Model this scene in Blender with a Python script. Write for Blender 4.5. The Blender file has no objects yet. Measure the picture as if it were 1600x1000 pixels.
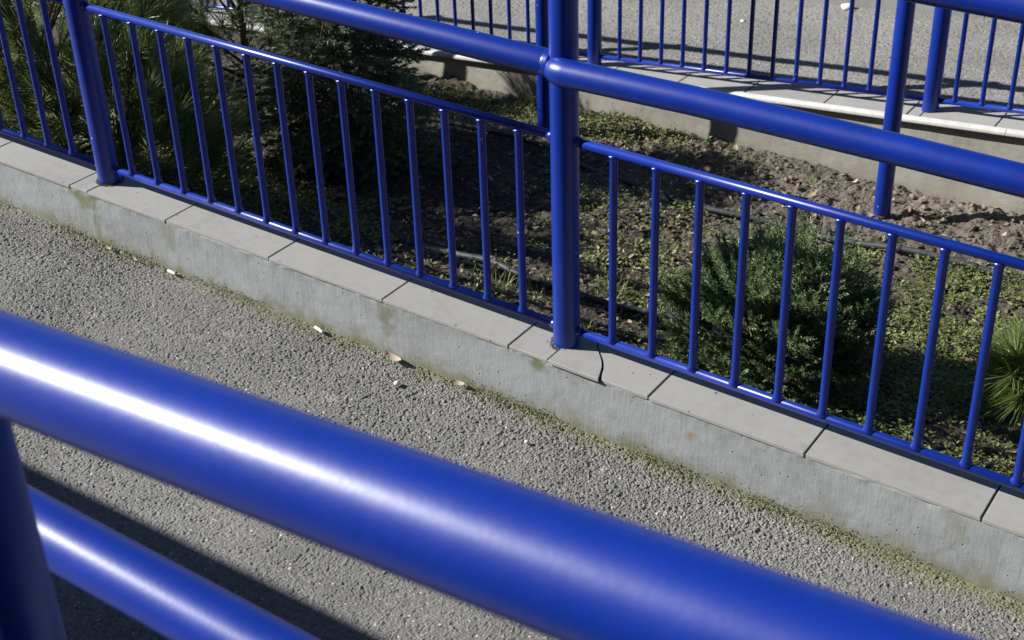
import bpy, math, random
import numpy as np
from mathutils import Vector, Matrix

random.seed(7)
RNG = np.random.default_rng(11)
SC = bpy.context.scene
COL = SC.collection

# ------------------------------------------------------------------ camera
PITCH, ROLL, YAW = 0.5339230, -0.0333454, -0.6032616
CAM = Vector((1.4179548, -2.2716734, 1.6049597))
cp, sp, cy_, sy_ = math.cos(PITCH), math.sin(PITCH), math.cos(YAW), math.sin(YAW)
fwd = Vector((sy_ * cp, cy_ * cp, -sp))
rgt = Vector((cy_, -sy_, 0))
up = rgt.cross(fwd)
r2 = rgt * math.cos(ROLL) + up * math.sin(ROLL)
u2 = -rgt * math.sin(ROLL) + up * math.cos(ROLL)
cd = bpy.data.cameras.new('camera')
cam = bpy.data.objects.new('camera', cd)
COL.objects.link(cam)
M4 = Matrix((r2, u2, -fwd)).transposed().to_4x4()
M4.translation = CAM
cam.matrix_world = M4
cd.sensor_width = 36
cd.sensor_fit = 'HORIZONTAL'
cd.lens = 2183.6514 * 36 / 1600
cd.clip_start = 0.02
cd.clip_end = 500
cd.dof.use_dof = True
cd.dof.focus_distance = 3.15
cd.dof.aperture_fstop = 12
SC.camera = cam

# ------------------------------------------------------------------ light
SUN = Vector((-1.41, -0.70, 1.0)).normalized()
ELEV = math.asin(SUN.z)
AZ = math.atan2(SUN.x, SUN.y)
W = bpy.data.worlds.new('World')
SC.world = W
W.use_nodes = True
wn = W.node_tree
sky = wn.nodes.new('ShaderNodeTexSky')
sky.sky_type = 'NISHITA'
sky.sun_disc = False
sky.sun_elevation = ELEV
sky.sun_rotation = AZ
sky.air_density = 0.65   # very clear, dry air
sky.dust_density = 0.2
sky.altitude = 400
wn.links.new(sky.outputs[0], wn.nodes['Background'].inputs[0])
wn.nodes['Background'].inputs[1].default_value = 0.05
sl = bpy.data.lights.new('sun', 'SUN')
sl.energy = 5.0
sl.angle = math.radians(0.53)
sl.color = (1.0, 0.975, 0.93)
so = bpy.data.objects.new('sun', sl)
COL.objects.link(so)
so.rotation_euler = SUN.to_track_quat('Z', 'Y').to_euler()
so.location = (-6, -4, 8)
SC.view_settings.view_transform = 'Standard'
SC.view_settings.look = 'None'
SC.view_settings.exposure = 0.92
SC.view_settings.gamma = 1.0
SC.view_settings.use_curve_mapping = False


# ------------------------------------------------------------------ materials
class NT:
    def __init__(s, name):
        s.m = bpy.data.materials.new(name)
        s.m.use_nodes = True
        s.t = s.m.node_tree
        s.b = s.t.nodes['Principled BSDF']

    def n(s, typ, **kw):
        nd = s.t.nodes.new('ShaderNode' + typ)
        for k, v in kw.items():
            if k in nd.inputs.keys():
                nd.inputs[k].default_value = v
            else:
                setattr(nd, k, v)
        return nd

    def l(s, a, b):
        s.t.links.new(a, b)

    def noise(s, vec, scale, detail=3, rough=.55):
        nd = s.n('TexNoise', Scale=scale, Detail=detail, Roughness=rough)
        s.l(vec, nd.inputs['Vector'])
        return nd.outputs['Fac']

    def ramp(s, fac, stops):
        nd = s.n('ValToRGB')
        e = nd.color_ramp.elements
        while len(e) < len(stops):
            e.new(.5)
        for el, (p, c) in zip(e, stops):
            el.position = p
            el.color = (*c, 1) if not isinstance(c, (int, float)) else (c, c, c, 1)
        s.l(fac, nd.inputs['Fac'])
        return nd.outputs['Color']

    def mix(s, fac, a, b, mode='MIX'):
        nd = s.n('Mix', data_type='RGBA', blend_type=mode)
        for i, v in ((0, fac), (6, a), (7, b)):
            if isinstance(v, (int, float)):
                nd.inputs[i].default_value = v if i == 0 else (v, v, v, 1)
            elif isinstance(v, tuple):
                nd.inputs[i].default_value = (*v, 1)
            else:
                s.l(v, nd.inputs[i])
        return nd.outputs[2]

    def math(s, op, a, b=0.0, clamp=False):
        nd = s.n('Math', operation=op, use_clamp=clamp)
        for i, v in enumerate((a, b)):
            if isinstance(v, (int, float)):
                nd.inputs[i].default_value = v
            else:
                s.l(v, nd.inputs[i])
        return nd.outputs[0]

    def maprange(s, v, a, b, c=0., d=1.):
        nd = s.n('MapRange', clamp=True)
        s.l(v, nd.inputs[0])
        for i, q in enumerate((a, b, c, d)):
            nd.inputs[i + 1].default_value = q
        return nd.outputs[0]

    def bump(s, h, strength, dist=.01, prev=None):
        nd = s.n('Bump', Strength=strength, Distance=dist)
        s.l(h, nd.inputs['Height'])
        if prev is not None:
            s.l(prev, nd.inputs['Normal'])
        return nd.outputs[0]

    def pos(s):
        return s.n('NewGeometry').outputs['Position']

    def xyz(s, v):
        nd = s.n('SeparateXYZ')
        s.l(v, nd.inputs[0])
        return nd.outputs

    def fin(s, col=None, rough=None, normal=None):
        for v, k in ((col, 'Base Color'), (rough, 'Roughness'), (normal, 'Normal')):
            if v is None:
                continue
            if isinstance(v, (int, float)):
                s.b.inputs[k].default_value = v
            elif isinstance(v, tuple):
                s.b.inputs[k].default_value = (*v, 1)
            else:
                s.l(v, s.b.inputs[k])
        return s.m


def mat_paint(name, base=(.016, .034, .40), rough=.3):
    m = NT(name)
    p = m.pos()
    big = m.noise(p, 9, 2)
    fine = m.noise(p, 260, 2)
    mid = m.noise(p, 70, 3)
    col = m.mix(m.maprange(big, .35, .7), base, tuple(c * .86 for c in base))
    # small chips and dust specks
    vor = m.n('TexVoronoi', Scale=34.0)
    m.l(p, vor.inputs['Vector'])
    sel = m.math('GREATER_THAN', m.xyz(vor.outputs['Color'])[0], .93)
    speck = m.math('MULTIPLY', sel, m.math('LESS_THAN', vor.outputs['Distance'], .085))
    col = m.mix(speck, col, (.32, .34, .42))
    ro = m.maprange(mid, .3, .7, rough * .95, rough * 1.06)
    nb = m.bump(mid, .004, .003)
    nb = m.bump(fine, .10, .0008, nb)
    m.b.inputs['Specular IOR Level'].default_value = .44
    m.b.inputs['Coat Weight'].default_value = .16
    m.b.inputs['Coat Roughness'].default_value = .26
    m.l(nb, m.b.inputs['Coat Normal'])
    return m.fin(col, ro, nb)


SPLASH = ((-.83, -.231, .034), (-1.178, -.368, .026), (-.45, -.308, .036))


def mat_asphalt(name, base, kerb_moss=False, wear=True):
    m = NT(name)
    p = m.pos()
    at = m.n('Attribute', attribute_name='tone')
    big = m.noise(p, 2.2, 4)
    med = m.noise(p, 26, 3)
    fine = m.noise(p, 520, 2)
    k = m.math('ADD', m.math('MULTIPLY', at.outputs['Fac'], .62), m.math('MULTIPLY', med, .30))
    k = m.math('ADD', k, m.math('MULTIPLY', m.math('SUBTRACT', big, .18), .66))
    k = m.math('ADD', k, m.math('MULTIPLY', fine, .22))
    dark = tuple(c * .52 for c in base)
    lite = tuple(min(.6, c * 1.5) for c in base)
    col = m.ramp(k, [(.25, dark), (.72, base), (1.0, lite)])
    # sparse pale mineral grains
    vor = m.n('TexVoronoi', Scale=150.0)
    m.l(p, vor.inputs['Vector'])
    g = m.math('MULTIPLY', m.math('GREATER_THAN', m.xyz(vor.outputs['Color'])[0], .972), m.math('LESS_THAN', vor.outputs['Distance'], .42))
    col = m.mix(g, col, (.42, .40, .37))
    X, Y, Z = m.xyz(p)
    if wear:
        # dried pale splashes on the walkway
        for (sx, sy, rr) in SPLASH:
            dx = m.math('SUBTRACT', X, sx)
            dy = m.math('SUBTRACT', Y, sy)
            d = m.math('SQRT', m.math('ADD', m.math('MULTIPLY', dx, dx), m.math('MULTIPLY', m.math('MULTIPLY', dy, dy), 4)))
            d = m.math('ADD', d, m.math('MULTIPLY', m.math('SUBTRACT', med, .5), .10))
            f = m.maprange(d, rr * .4, rr, .55, 0.)
            col = m.mix(f, col, (.30, .285, .255))
    if kerb_moss:
        d = m.math('ADD', m.math('MULTIPLY', Y, -1.0), m.math('MULTIPLY', m.math('SUBTRACT', med, .5), .09))
        d = m.math('ADD', d, m.math('MULTIPLY', m.math('SUBTRACT', big, .5), .10))
        side = m.math('MULTIPLY', m.maprange(X, -1.9, .9, .45, 1.0), m.maprange(m.noise(p, 9, 3), .36, .56, .6, 1.0))
        f = m.math('MULTIPLY', m.maprange(d, .086, .150, .80, 0.), side)
        col = m.mix(f, col, m.mix(med, (.09, .095, .028), (.175, .178, .062)))
    nb = m.bump(fine, .35, .0015)
    return m.fin(col, .88, nb)


def mat_kerb(name, base, bottom_fn, moss=True, far=False):
    """plaster render with trowel strokes, pits, stains and moss near the foot"""
    m = NT(name)
    p = m.pos()
    X, Y, Z = m.xyz(p)
    hgt = m.math('ADD', m.math('ADD', Z, m.math('MULTIPLY', X, bottom_fn[0])), bottom_fn[1])  # height above path
    mp = m.n('Mapping')
    m.l(p, mp.inputs[0])
    mp.inputs['Rotation'].default_value = (0, math.radians(24), 0)
    mp.inputs['Scale'].default_value = (1.0, 1.0, .10) if not far else (.14, 1, 1)
    stroke = m.noise(mp.outputs[0], 150, 3)
    big = m.noise(p, 4.2, 4)
    med = m.noise(p, 30, 4)
    fine = m.noise(p, 330, 3)
    k = m.math('ADD', m.math('MULTIPLY', big, .6), m.math('MULTIPLY', med, .4))
    col = m.ramp(k, [(.32, tuple(c * .74 for c in base)), (.52, base), (.74, tuple(c * 1.16 for c in base))])
    col = m.mix(m.maprange(stroke, .52, .70, 0, .13), col, tuple(c * .6 for c in base))
    pit = m.n('TexVoronoi', Scale=55.0)
    m.l(p, pit.inputs['Vector'])
    pf = m.math('MULTIPLY', m.math('GREATER_THAN', m.xyz(pit.outputs['Color'])[0], .74), m.maprange(pit.outputs['Distance'], .05, .15, 1, 0))
    col = m.mix(m.math('MULTIPLY', pf, .75), col, (.05, .05, .045))
    sp2 = m.n('TexVoronoi', Scale=190.0)
    m.l(p, sp2.inputs['Vector'])
    sf = m.math('MULTIPLY', m.math('GREATER_THAN', m.xyz(sp2.outputs['Color'])[1], .88), m.maprange(sp2.outputs['Distance'], .10, .30, 1, 0))
    sf = m.math('MULTIPLY', sf, m.maprange(m.math('ADD', hgt, m.math('MULTIPLY', m.math('SUBTRACT', big, .5), .3)), .02, .13, .9, .15))
    col = m.mix(sf, col, (.06, .058, .05))
    scr = m.n('Mapping')
    m.l(p, scr.inputs[0])
    scr.inputs['Rotation'].default_value = (0, math.radians(-38), 0)
    scr.inputs['Scale'].default_value = (1, 1, .05)
    sn = m.noise(scr.outputs[0], 210, 2)
    sm_ = m.math('MULTIPLY', m.maprange(sn, .66, .72, 0, 1), m.maprange(m.noise(p, 6, 2), .50, .62, 0, .5))
    col = m.mix(sm_, col, tuple(c * .62 for c in base))
    def blob(col, sx, sz, rx, rz, c, amt):
        dx = m.math('DIVIDE', m.math('SUBTRACT', X, sx), rx)
        dz = m.math('DIVIDE', m.math('SUBTRACT', hgt, sz), rz)
        d = m.math('SQRT', m.math('ADD', m.math('MULTIPLY', dx, dx), m.math('MULTIPLY', dz, dz)))
        d = m.math('ADD', d, m.math('MULTIPLY', m.math('SUBTRACT', med, .5), 2.2))
        return m.mix(m.maprange(d, .35, 1.1, amt, 0.), col, c)
    if moss:
        # grey-brown damp staining, then moss along the foot
        low = m.math('ADD', hgt, m.math('MULTIPLY', m.math('SUBTRACT', med, .5), .06))
        low = m.math('ADD', low, m.math('MULTIPLY', m.math('SUBTRACT', big, .5), .10))
        col = m.mix(m.maprange(low, .006, .050, .42, 0), col, (.145, .137, .11))
        col = m.mix(m.math('MULTIPLY', m.maprange(low, -.004, .020, .85, 0), m.maprange(big, .36, .56, .5, 1.0)), col, m.mix(med, (.085, .088, .028), (.155, .158, .055)))
        for (sx, sz, rx, rz, c, a) in ((.355, .085, .016, .017, (.20, .105, .04), .6), (-.455, .11, .035, .04, (.10, .10, .05), .6), (-.455, .05, .02, .06, (.13, .125, .085), .6),
                                       (-1.50, .112, .06, .03, (.10, .125, .03), .8), (-.025, .125, .028, .018, (.08, .11, .03), .85), (-1.175, .10, .03, .05, (.14, .14, .08), .5),
                                       (.93, .10, .03, .04, (.15, .15, .12), .5), (-1.45, .05, .015, .06, (.12, .13, .06), .5)):
            col = blob(col, sx, sz, rx, rz, c, a)
    if far:
        col = m.mix(m.maprange(m.math('ADD', hgt, m.math('MULTIPLY', m.math('SUBTRACT', big, .5), .12)), .0, .1, .55, 0), col, (.16, .145, .10))
        vert = m.n('Mapping')
        m.l(p, vert.inputs[0])
        vert.inputs['Scale'].default_value = (1, 1, .12)
        vs = m.noise(vert.outputs[0], 24, 3)
        col = m.mix(m.maprange(vs, .58, .72, 0, .35), col, tuple(c * .55 for c in base))
    nb = m.bump(stroke, .22, .003)
    nb = m.bump(med, .25, .006, nb)
    nb = m.bump(fine, .25, .0015, nb)
    nb = m.bump(m.math('MULTIPLY', pf, -1), .5, .004, nb)
    return m.fin(col, .9, nb)


def mat_tile(name, base):
    m = NT(name)
    p = m.pos()
    oi = m.n('ObjectInfo')
    big = m.noise(p, 5, 4)
    med = m.noise(p, 40, 4)
    fine = m.noise(p, 600, 2)
    k = m.math('ADD', m.math('MULTIPLY', big, .5), m.math('MULTIPLY', med, .35))
    k = m.math('ADD', k, m.math('MULTIPLY', fine, .2))
    k = m.math('ADD', k, m.math('MULTIPLY', m.math('SUBTRACT', oi.outputs['Random'], .5), .10))
    col = m.ramp(k, [(.32, tuple(c * .82 for c in base)), (.54, base), (.78, tuple(c * 1.1 for c in base))])
    sm = m.noise(p, 11, 5, .7)
    col = m.mix(m.maprange(sm, .66, .78, 0, .45), col, (.15, .145, .13))
    vor = m.n('TexVoronoi', Scale=60.0)
    m.l(p, vor.inputs['Vector'])
    f = m.math('MULTIPLY', m.math('GREATER_THAN', m.xyz(vor.outputs['Color'])[0], .965), m.math('LESS_THAN', vor.outputs['Distance'], .2))
    col = m.mix(f, col, (.07, .065, .06))
    nb = m.bump(fine, .18, .0008)
    nb = m.bump(med, .12, .003, nb)
    return m.fin(col, .72, nb)


def mat_plain(name, c, rough=.8, var=.25, scale=40, bump=.2, spec=None):
    m = NT(name)
    p = m.pos()
    k = m.noise(p, scale, 4)
    col = m.ramp(k, [(.3, tuple(x * (1 - var) for x in c)), (.7, tuple(min(.95, x * (1 + var)) for x in c))])
    if spec is not None:
        m.b.inputs['Specular IOR Level'].default_value = spec
    return m.fin(col, rough, m.bump(m.noise(p, scale * 5, 2), bump, .002))


def mat_leaf(name, dark, mid, lite, rough=.5, trans=.0):
    """per-leaf tone from the 'tone' attribute; thin foliage lets some light through"""
    m = NT(name)
    at = m.n('Attribute', attribute_name='tone')
    col = m.ramp(at.outputs['Fac'], [(0.0, dark), (.5, mid), (1.0, lite)])
    m.b.inputs['Specular IOR Level'].default_value = .4
    m.fin(col, rough)
    if trans:
        tr = m.n('BsdfTranslucent')
        m.l(col, tr.inputs[0])
        mx = m.n('MixShader')
        mx.inputs[0].default_value = trans
        m.l(m.b.outputs[0], mx.inputs[1])
        m.l(tr.outputs[0], mx.inputs[2])
        m.l(mx.outputs[0], m.t.nodes['Material Output'].inputs[0])
    return m.m


def mat_soil(name):
    m = NT(name)
    p = m.pos()
    X, Y, Z = m.xyz(p)
    big = m.noise(p, 2.4, 4)
    med = m.noise(p, 19, 5, .65)
    fine = m.noise(p, 150, 4, .65)
    k = m.math('ADD', m.math('MULTIPLY', big, .35), m.math('MULTIPLY', med, .4))
    k = m.math('ADD', k, m.math('MULTIPLY', fine, .35))
    dark_soil = m.ramp(k, [(.30, (.017, .0135, .010)), (.55, (.046, .037, .028)), (.80, (.095, .079, .061))])  # darker soil tone towards the near side and the left
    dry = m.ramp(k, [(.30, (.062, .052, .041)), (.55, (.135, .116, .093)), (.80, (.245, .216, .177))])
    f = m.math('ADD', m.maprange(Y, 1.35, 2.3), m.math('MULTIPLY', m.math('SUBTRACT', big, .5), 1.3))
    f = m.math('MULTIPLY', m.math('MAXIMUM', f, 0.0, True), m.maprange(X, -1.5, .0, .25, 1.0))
    col = m.mix(f, dark_soil, dry)
    nb = m.bump(fine, .7, .008)
    return m.fin(col, .95, nb)


PAINT = mat_paint('blue_gloss_paint', (.0015, .0222, .240), .39)
PAINT_B = mat_paint('blue_bar_paint', (.0015, .0192, .212), .35)
ASPH = mat_asphalt('asphalt_walkway', (.142, .138, .130), True)
ASPH2 = mat_asphalt('asphalt_far_walkway', (.158, .153, .143), False, False)
KERB = mat_kerb('grey_plaster', (.234, .250, .256), (.045, .188))
KERB2 = mat_kerb('olive_plaster', (.268, .258, .222), (0., .66), False, True)
KERB3 = mat_kerb('grey_far_plaster', (.21, .213, .206), (0., .4), False, False)
TILE = mat_tile('grey_coping_tile', (.274, .268, .254))
TRIM = mat_plain('pale_nosing', (.44, .437, .415), .6, .12, 30, .1)
MORTAR = mat_plain('dark_joint_mortar', (.06, .055, .048), .95, .3, 80)
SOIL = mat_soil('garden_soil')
HOSE = mat_plain('grey_black_hose', (.035, .038, .042), .6, .35, 30, .15, .4)
MOSS = mat_leaf('moss_green', (.085, .092, .03), (.15, .158, .052), (.23, .235, .095), .9, .45)
WEED = mat_leaf('weed_leaf_green', (.066, .085, .024), (.155, .19, .052), (.33, .36, .15), .4, .3)
PINE = mat_leaf('pine_needle_green', (.06, .098, .026), (.165, .225, .062), (.40, .43, .24), .34, .30)
SPRUCE = mat_leaf('spruce_needle_green', (.065, .088, .052), (.165, .205, .12), (.34, .385, .25), .42, .25)
SHRUB = mat_leaf('shrub_needle_green', (.050, .082, .036), (.155, .225, .098), (.36, .43, .21), .42, .32)
BARK = mat_plain('brown_bark', (.085, .06, .04), .9, .35, 60, .6)
DEAD = mat_leaf('dry_leaf_brown', (.10, .062, .042), (.215, .152, .112), (.40, .335, .27), .7, .15)
CLOD = mat_leaf('soil_clod', (.036, .030, .024), (.095, .080, .063), (.20, .175, .143), .95)
WHITE = mat_plain('white_paper', (.66, .65, .62), .7, .08, 60, .1)
STONE = mat_plain('pale_pebble', (.55, .53, .48), .8, .2, 90, .3)
CONC = mat_plain('plain_concrete', (.28, .27, .25), .9, .2, 12, .3)
RUST = mat_plain('rusty_weld', (.045, .03, .024), .85, .4, 120, .4)


# ------------------------------------------------------------------ mesh helpers
def link_mesh(name, verts, faces, mat, parent=None, smooth=False, tone=None, loc=None):
    me = bpy.data.meshes.new(name)
    verts = np.asarray(verts, np.float32)
    if isinstance(faces, np.ndarray):
        k = faces.shape[1]
        nf = len(faces)
        me.vertices.add(len(verts))
        me.vertices.foreach_set('co', verts.ravel())
        me.loops.add(nf * k)
        me.loops.foreach_set('vertex_index', faces.astype(np.int32).ravel())
        me.polygons.add(nf)
        me.polygons.foreach_set('loop_start', np.arange(0, nf * k, k, dtype=np.int32))
        me.polygons.foreach_set('loop_total', np.full(nf, k, np.int32))
        me.update(calc_edges=True)
    else:
        me.from_pydata([tuple(v) for v in verts], [], faces)
        me.update()
    if tone is not None:
        a = me.attributes.new('tone', 'FLOAT', 'POINT')
        a.data.foreach_set('value', np.asarray(tone, np.float32))
    me.polygons.foreach_set('use_smooth', np.full(len(me.polygons), bool(smooth)))
    me.materials.append(mat)
    me.validate()
    return link_obj(name, me, parent, loc)


def link_obj(name, me, parent=None, loc=None):
    o = bpy.data.objects.new(name, me)
    COL.objects.link(o)
    if parent is not None:
        o.parent = parent
    if loc is not None:
        o.location = loc
    return o


def tag(o, label=None, cat=None, group=None, kind=None):
    if label: o['label'] = label
    if cat: o['category'] = cat
    if group: o['group'] = group
    if kind: o['kind'] = kind
    return o


def thing(name, label, cat, loc=(0, 0, 0), group=None):
    o = bpy.data.objects.new(name, None)
    COL.objects.link(o)
    o.location = loc
    o.empty_display_size = .1
    return tag(o, label, cat, group)


def tube(pts, rad, n=20, cap=True, dome=False):
    """swept tube along a polyline; rad is a number or one per point"""
    pts = np.asarray(pts, float)
    rad = np.broadcast_to(np.asarray(rad, float), (len(pts),)).copy()
    if dome:  # rounded ends
        d0 = pts[0] - pts[1]; d0 /= np.linalg.norm(d0)
        d1 = pts[-1] - pts[-2]; d1 /= np.linalg.norm(d1)
        aa = np.array([.35, .65, .87, .97])
        r0, r1 = rad[0], rad[-1]
        pts = np.vstack([[pts[0] + d0 * r0 * .6 * a for a in aa[::-1]], pts, [pts[-1] + d1 * r1 * .6 * a for a in aa]])
        rad = np.concatenate([r0 * np.sqrt(1 - aa[::-1] ** 2), rad, r1 * np.sqrt(1 - aa ** 2)])
    T = np.gradient(pts, axis=0)
    T /= np.linalg.norm(T, axis=1)[:, None]
    ref = np.array([0, 0, 1.]) if abs(T[0][2]) < .9 else np.array([1., 0, 0])
    V = []
    for p, t, r in zip(pts, T, rad):
        a = np.cross(t, ref); a /= np.linalg.norm(a)
        b = np.cross(t, a)
        ref = -b if np.dot(-b, ref) > 0 else b
        th = np.linspace(0, 2 * np.pi, n, endpoint=False)
        A = np.cross(t, ref); A /= np.linalg.norm(A)
        V.append(p + r * (np.cos(th)[:, None] * A + np.sin(th)[:, None] * ref))
    V = np.vstack(V)
    F = []
    for i in range(len(pts) - 1):
        for j in range(n):
            k = (j + 1) % n
            F.append((i * n + j, i * n + k, (i + 1) * n + k, (i + 1) * n + j))
    if cap:
        F.append(tuple(range(n - 1, -1, -1)))
        F.append(tuple(range((len(pts) - 1) * n, len(pts) * n)))
    return V, F


def tube_obj(name, pts, rad, mat, parent=None, n=20, **kw):
    V, F = tube(pts, rad, n, **kw)
    o = link_mesh(name, V, F, mat, parent, True)
    return o


def prism(outline, z0, z1, bev=.0015):
    """flat slab from a plan outline (list of (x, y)), z0/z1 functions of x; top edge chamfered"""
    n = len(outline)
    c = np.mean(outline, axis=0)
    V = []
    for (x, y) in outline:
        V.append((x, y, z0(x)))
    for (x, y) in outline:
        V.append((x, y, z1(x) - bev))
    for (x, y) in outline:
        d = np.array([x, y]) - c
        d = d / (np.linalg.norm(d) + 1e-9) * bev
        V.append((x - d[0], y - d[1], z1(x - d[0])))
    F = [tuple(range(n - 1, -1, -1)), tuple(range(2 * n, 3 * n))]
    for lv in range(2):
        for i in range(n):
            j = (i + 1) % n
            F.append((lv * n + i, lv * n + j, (lv + 1) * n + j, (lv + 1) * n + i))
    return V, F


def box(x0, x1, y0, y1, z0, z1):
    V = [(x0, y0, z0), (x1, y0, z0), (x1, y1, z0), (x0, y1, z0), (x0, y0, z1), (x1, y0, z1), (x1, y1, z1), (x0, y1, z1)]
    F = [(3, 2, 1, 0), (4, 5, 6, 7), (0, 1, 5, 4), (1, 2, 6, 5), (2, 3, 7, 6), (3, 0, 4, 7)]
    return V, F


# value noise ---------------------------------------------------------------
def vnoise(x, y, seed=0):
    r = np.random.default_rng(seed).random((256, 256))
    xi = np.floor(x).astype(int); yi = np.floor(y).astype(int)
    fx = x - xi; fy = y - yi
    fx = fx * fx * (3 - 2 * fx); fy = fy * fy * (3 - 2 * fy)
    g = lambda a, b: r[a % 256, b % 256]
    return (g(xi, yi) * (1 - fx) + g(xi + 1, yi) * fx) * (1 - fy) + (g(xi, yi + 1) * (1 - fx) + g(xi + 1, yi + 1) * fx) * fy


def fbm(x, y, seed=0, oct=4, gain=.5):
    s = 0; a = 1; t = 0
    for o in range(oct):
        s = s + a * vnoise(x * 2 ** o + 17.3 * o, y * 2 ** o + 9.1 * o, seed + o)
        t += a; a *= gain
    return s / t


def worley(x, y, cell, seed=0):
    """distance to nearest jittered seed (in cells), second distance, and that seed's random value"""
    r = np.random.default_rng(seed)
    J = r.random((512, 512, 2)); Vv = r.random((512, 512))
    gx = x / cell; gy = y / cell
    ix = np.floor(gx).astype(int); iy = np.floor(gy).astype(int)
    best = np.full(x.shape, 9.); sec = np.full(x.shape, 9.); val = np.zeros(x.shape)
    for dx in (-1, 0, 1):
        for dy in (-1, 0, 1):
            cx = ix + dx; cyy = iy + dy
            j = J[cx % 512, cyy % 512]
            d = (cx + j[..., 0] - gx) ** 2 + (cyy + j[..., 1] - gy) ** 2
            lt = d < best
            sec = np.where(lt, best, np.minimum(sec, d))
            val = np.where(lt, Vv[cx % 512, cyy % 512], val)
            best = np.where(lt, d, best)
    return np.sqrt(best), np.sqrt(sec), val


def grid(x0, x1, y0, y1, step):
    nx = int((x1 - x0) / step) + 1; ny = int((y1 - y0) / step) + 1
    X, Y = np.meshgrid(np.linspace(x0, x1, nx), np.linspace(y0, y1, ny))
    i = np.arange(nx * ny).reshape(ny, nx)
    F = np.stack([i[:-1, :-1].ravel(), i[:-1, 1:].ravel(), i[1:, 1:].ravel(), i[1:, :-1].ravel()], 1)
    return X, Y, F


# ------------------------------------------------------------------ levels
SL = 0.04
def z_rail(x): return -SL * x                    # bottom rail axis of the middle railing
def z_tile(x): return -.0415 - SL * x
def z_path(x): return -.188 - .045 * x
Y0F, TF, ZF, SF = 2.5138, -.0285, -.3719, .0709  # far railing line and its ramp
def y_far(x): return Y0F + TF * x
def z_ftile(x): return ZF + SF * x
def z_fpath(x): return ZF - .155 + SF * x
def z_soil(x, y):
    return np.interp(y, [0, .1, 1.2, 2.2, 2.6], [-.26, -.28, -.58, -.655, -.66]) + .0 * x


# ------------------------------------------------------------------ setting: walkways and soil
def asphalt_relief(X, Y, cell, hgt, seed):
    """angular chippings: each cell a tilted flat-topped stone, open pits between some of them"""
    wx = X + (vnoise(X / cell * .9, Y / cell * .9, seed + 1) - .5) * cell * .7
    wy = Y + (vnoise(X / cell * .9 + 50, Y / cell * .9, seed + 2) - .5) * cell * .7
    d1, d2, vv = worley(wx, wy, cell, seed)
    plate = np.clip((d2 - d1) / .30, 0, 1)
    tilt = (np.sin(vv * 91) * (wx / cell % 1) + np.cos(vv * 57) * (wy / cell % 1)) * .35
    h = plate * (.25 + .75 * vv + .25 * tilt) * hgt
    pit = (vv < .11)
    return np.where(pit, -hgt * .55 * plate, h), vv

def walkway_sheet(x0, x1, y0, y1, step, fine):
    X, Y, F = grid(x0, x1, y0, y1, step)
    h1, v1 = asphalt_relief(X, Y, .0070, .0027, 3)
    h2, v2 = asphalt_relief(X + 3, Y + 5, .0046, .0016, 8)
    worn = fbm(X * 2.1, Y * 2.1, 40, 3)
    near_kerb = np.clip((Y + .60) / .45, 0, 1)
    amp = np.clip(.48 + .42 * near_kerb + 1.1 * (worn - .5), .30, 1.15)
    Z = z_path(X) + (h1 + h2) * amp + (fbm(X * 3, Y * 3, 21, 3) - .5) * .008 - .004
    tone = np.clip(.30 + .36 * v1 + .24 * v2, 0, 1)
    P = np.stack([X, Y, Z], -1).reshape(-1, 3)
    c = P[F].mean(1)
    inside = (c[:, 0] > -2.15 - (c[:, 1] + .08) * 1.10) & (c[:, 0] < 1.15 + (c[:, 1] + .08) * .62) & (c[:, 1] > -1.198)
    F = F[inside if fine else ~inside]
    used, inv = np.unique(F, return_inverse=True)
    tag(link_mesh('asphalt_walkway', P[used], inv.reshape(-1, 4), ASPH, None, False, tone.ravel()[used]), kind='structure')
walkway_sheet(-2.30, 1.20, -1.20, -.078, .0021, True)     # finely modelled where it is seen close
walkway_sheet(-5.0, 2.8, -1.795, -.078, .0075, False)     # coarser around it
# the rest of the walkway, out of the detailed strip
def slab(name, x0, x1, y0, y1, zf, thick, mat, n=14):
    xs = np.linspace(x0, x1, n)
    V = [];
    for x in xs:
        V += [(x, y0, zf(x)), (x, y1, zf(x)), (x, y1, zf(x) - thick), (x, y0, zf(x) - thick)]
    Fc = [(0, 1, 2, 3), (4 * n - 1, 4 * n - 2, 4 * n - 3, 4 * n - 4)]
    for i in range(n - 1):
        a, b = 4 * i, 4 * i + 4
        for k in range(4):
            Fc.append((a + k, b + k, b + (k + 1) % 4, a + (k + 1) % 4))
    o = link_mesh(name, V, Fc, mat)
    me = o.data
    at = me.attributes.new('tone', 'FLOAT', 'POINT')
    at.data.foreach_set('value', np.full(len(me.vertices), .5, np.float32))
    return tag(o, kind='structure')
slab('asphalt_walkway', -9, 5, -1.80, -.10, lambda x: z_path(x) - .0125, .12, ASPH)
slab('upper_walkway', -9, 6, -5.2, -1.95, lambda x: .10 - .0 * x, .6, ASPH)

X, Y, F = grid(-3.7, 1.0, .085, 1.60, .0062)      # far walkway, detailed part
Yw = y_far(X) + Y
h1, v1 = asphalt_relief(X, Yw, .0110, .0026, 5)
Z = z_fpath(X) + h1 + (fbm(X * 3, Yw * 3, 22, 3) - .5) * .008
tag(link_mesh('far_asphalt_walkway', np.stack([X, Yw, Z], -1).reshape(-1, 3), F, ASPH2, None, False, (.38 + .30 * v1).ravel()), kind='structure')
V = []
for x in (-9, 5):
    V += [(x, y_far(x) + .09, z_fpath(x) - .012), (x, y_far(x) + 1.62, z_fpath(x) - .012)]
o = tag(link_mesh('far_asphalt_walkway', V, [(0, 2, 3, 1)], ASPH2), kind='structure')
o.data.attributes.new('tone', 'FLOAT', 'POINT').data.foreach_set('value', np.full(4, .5, np.float32))

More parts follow.
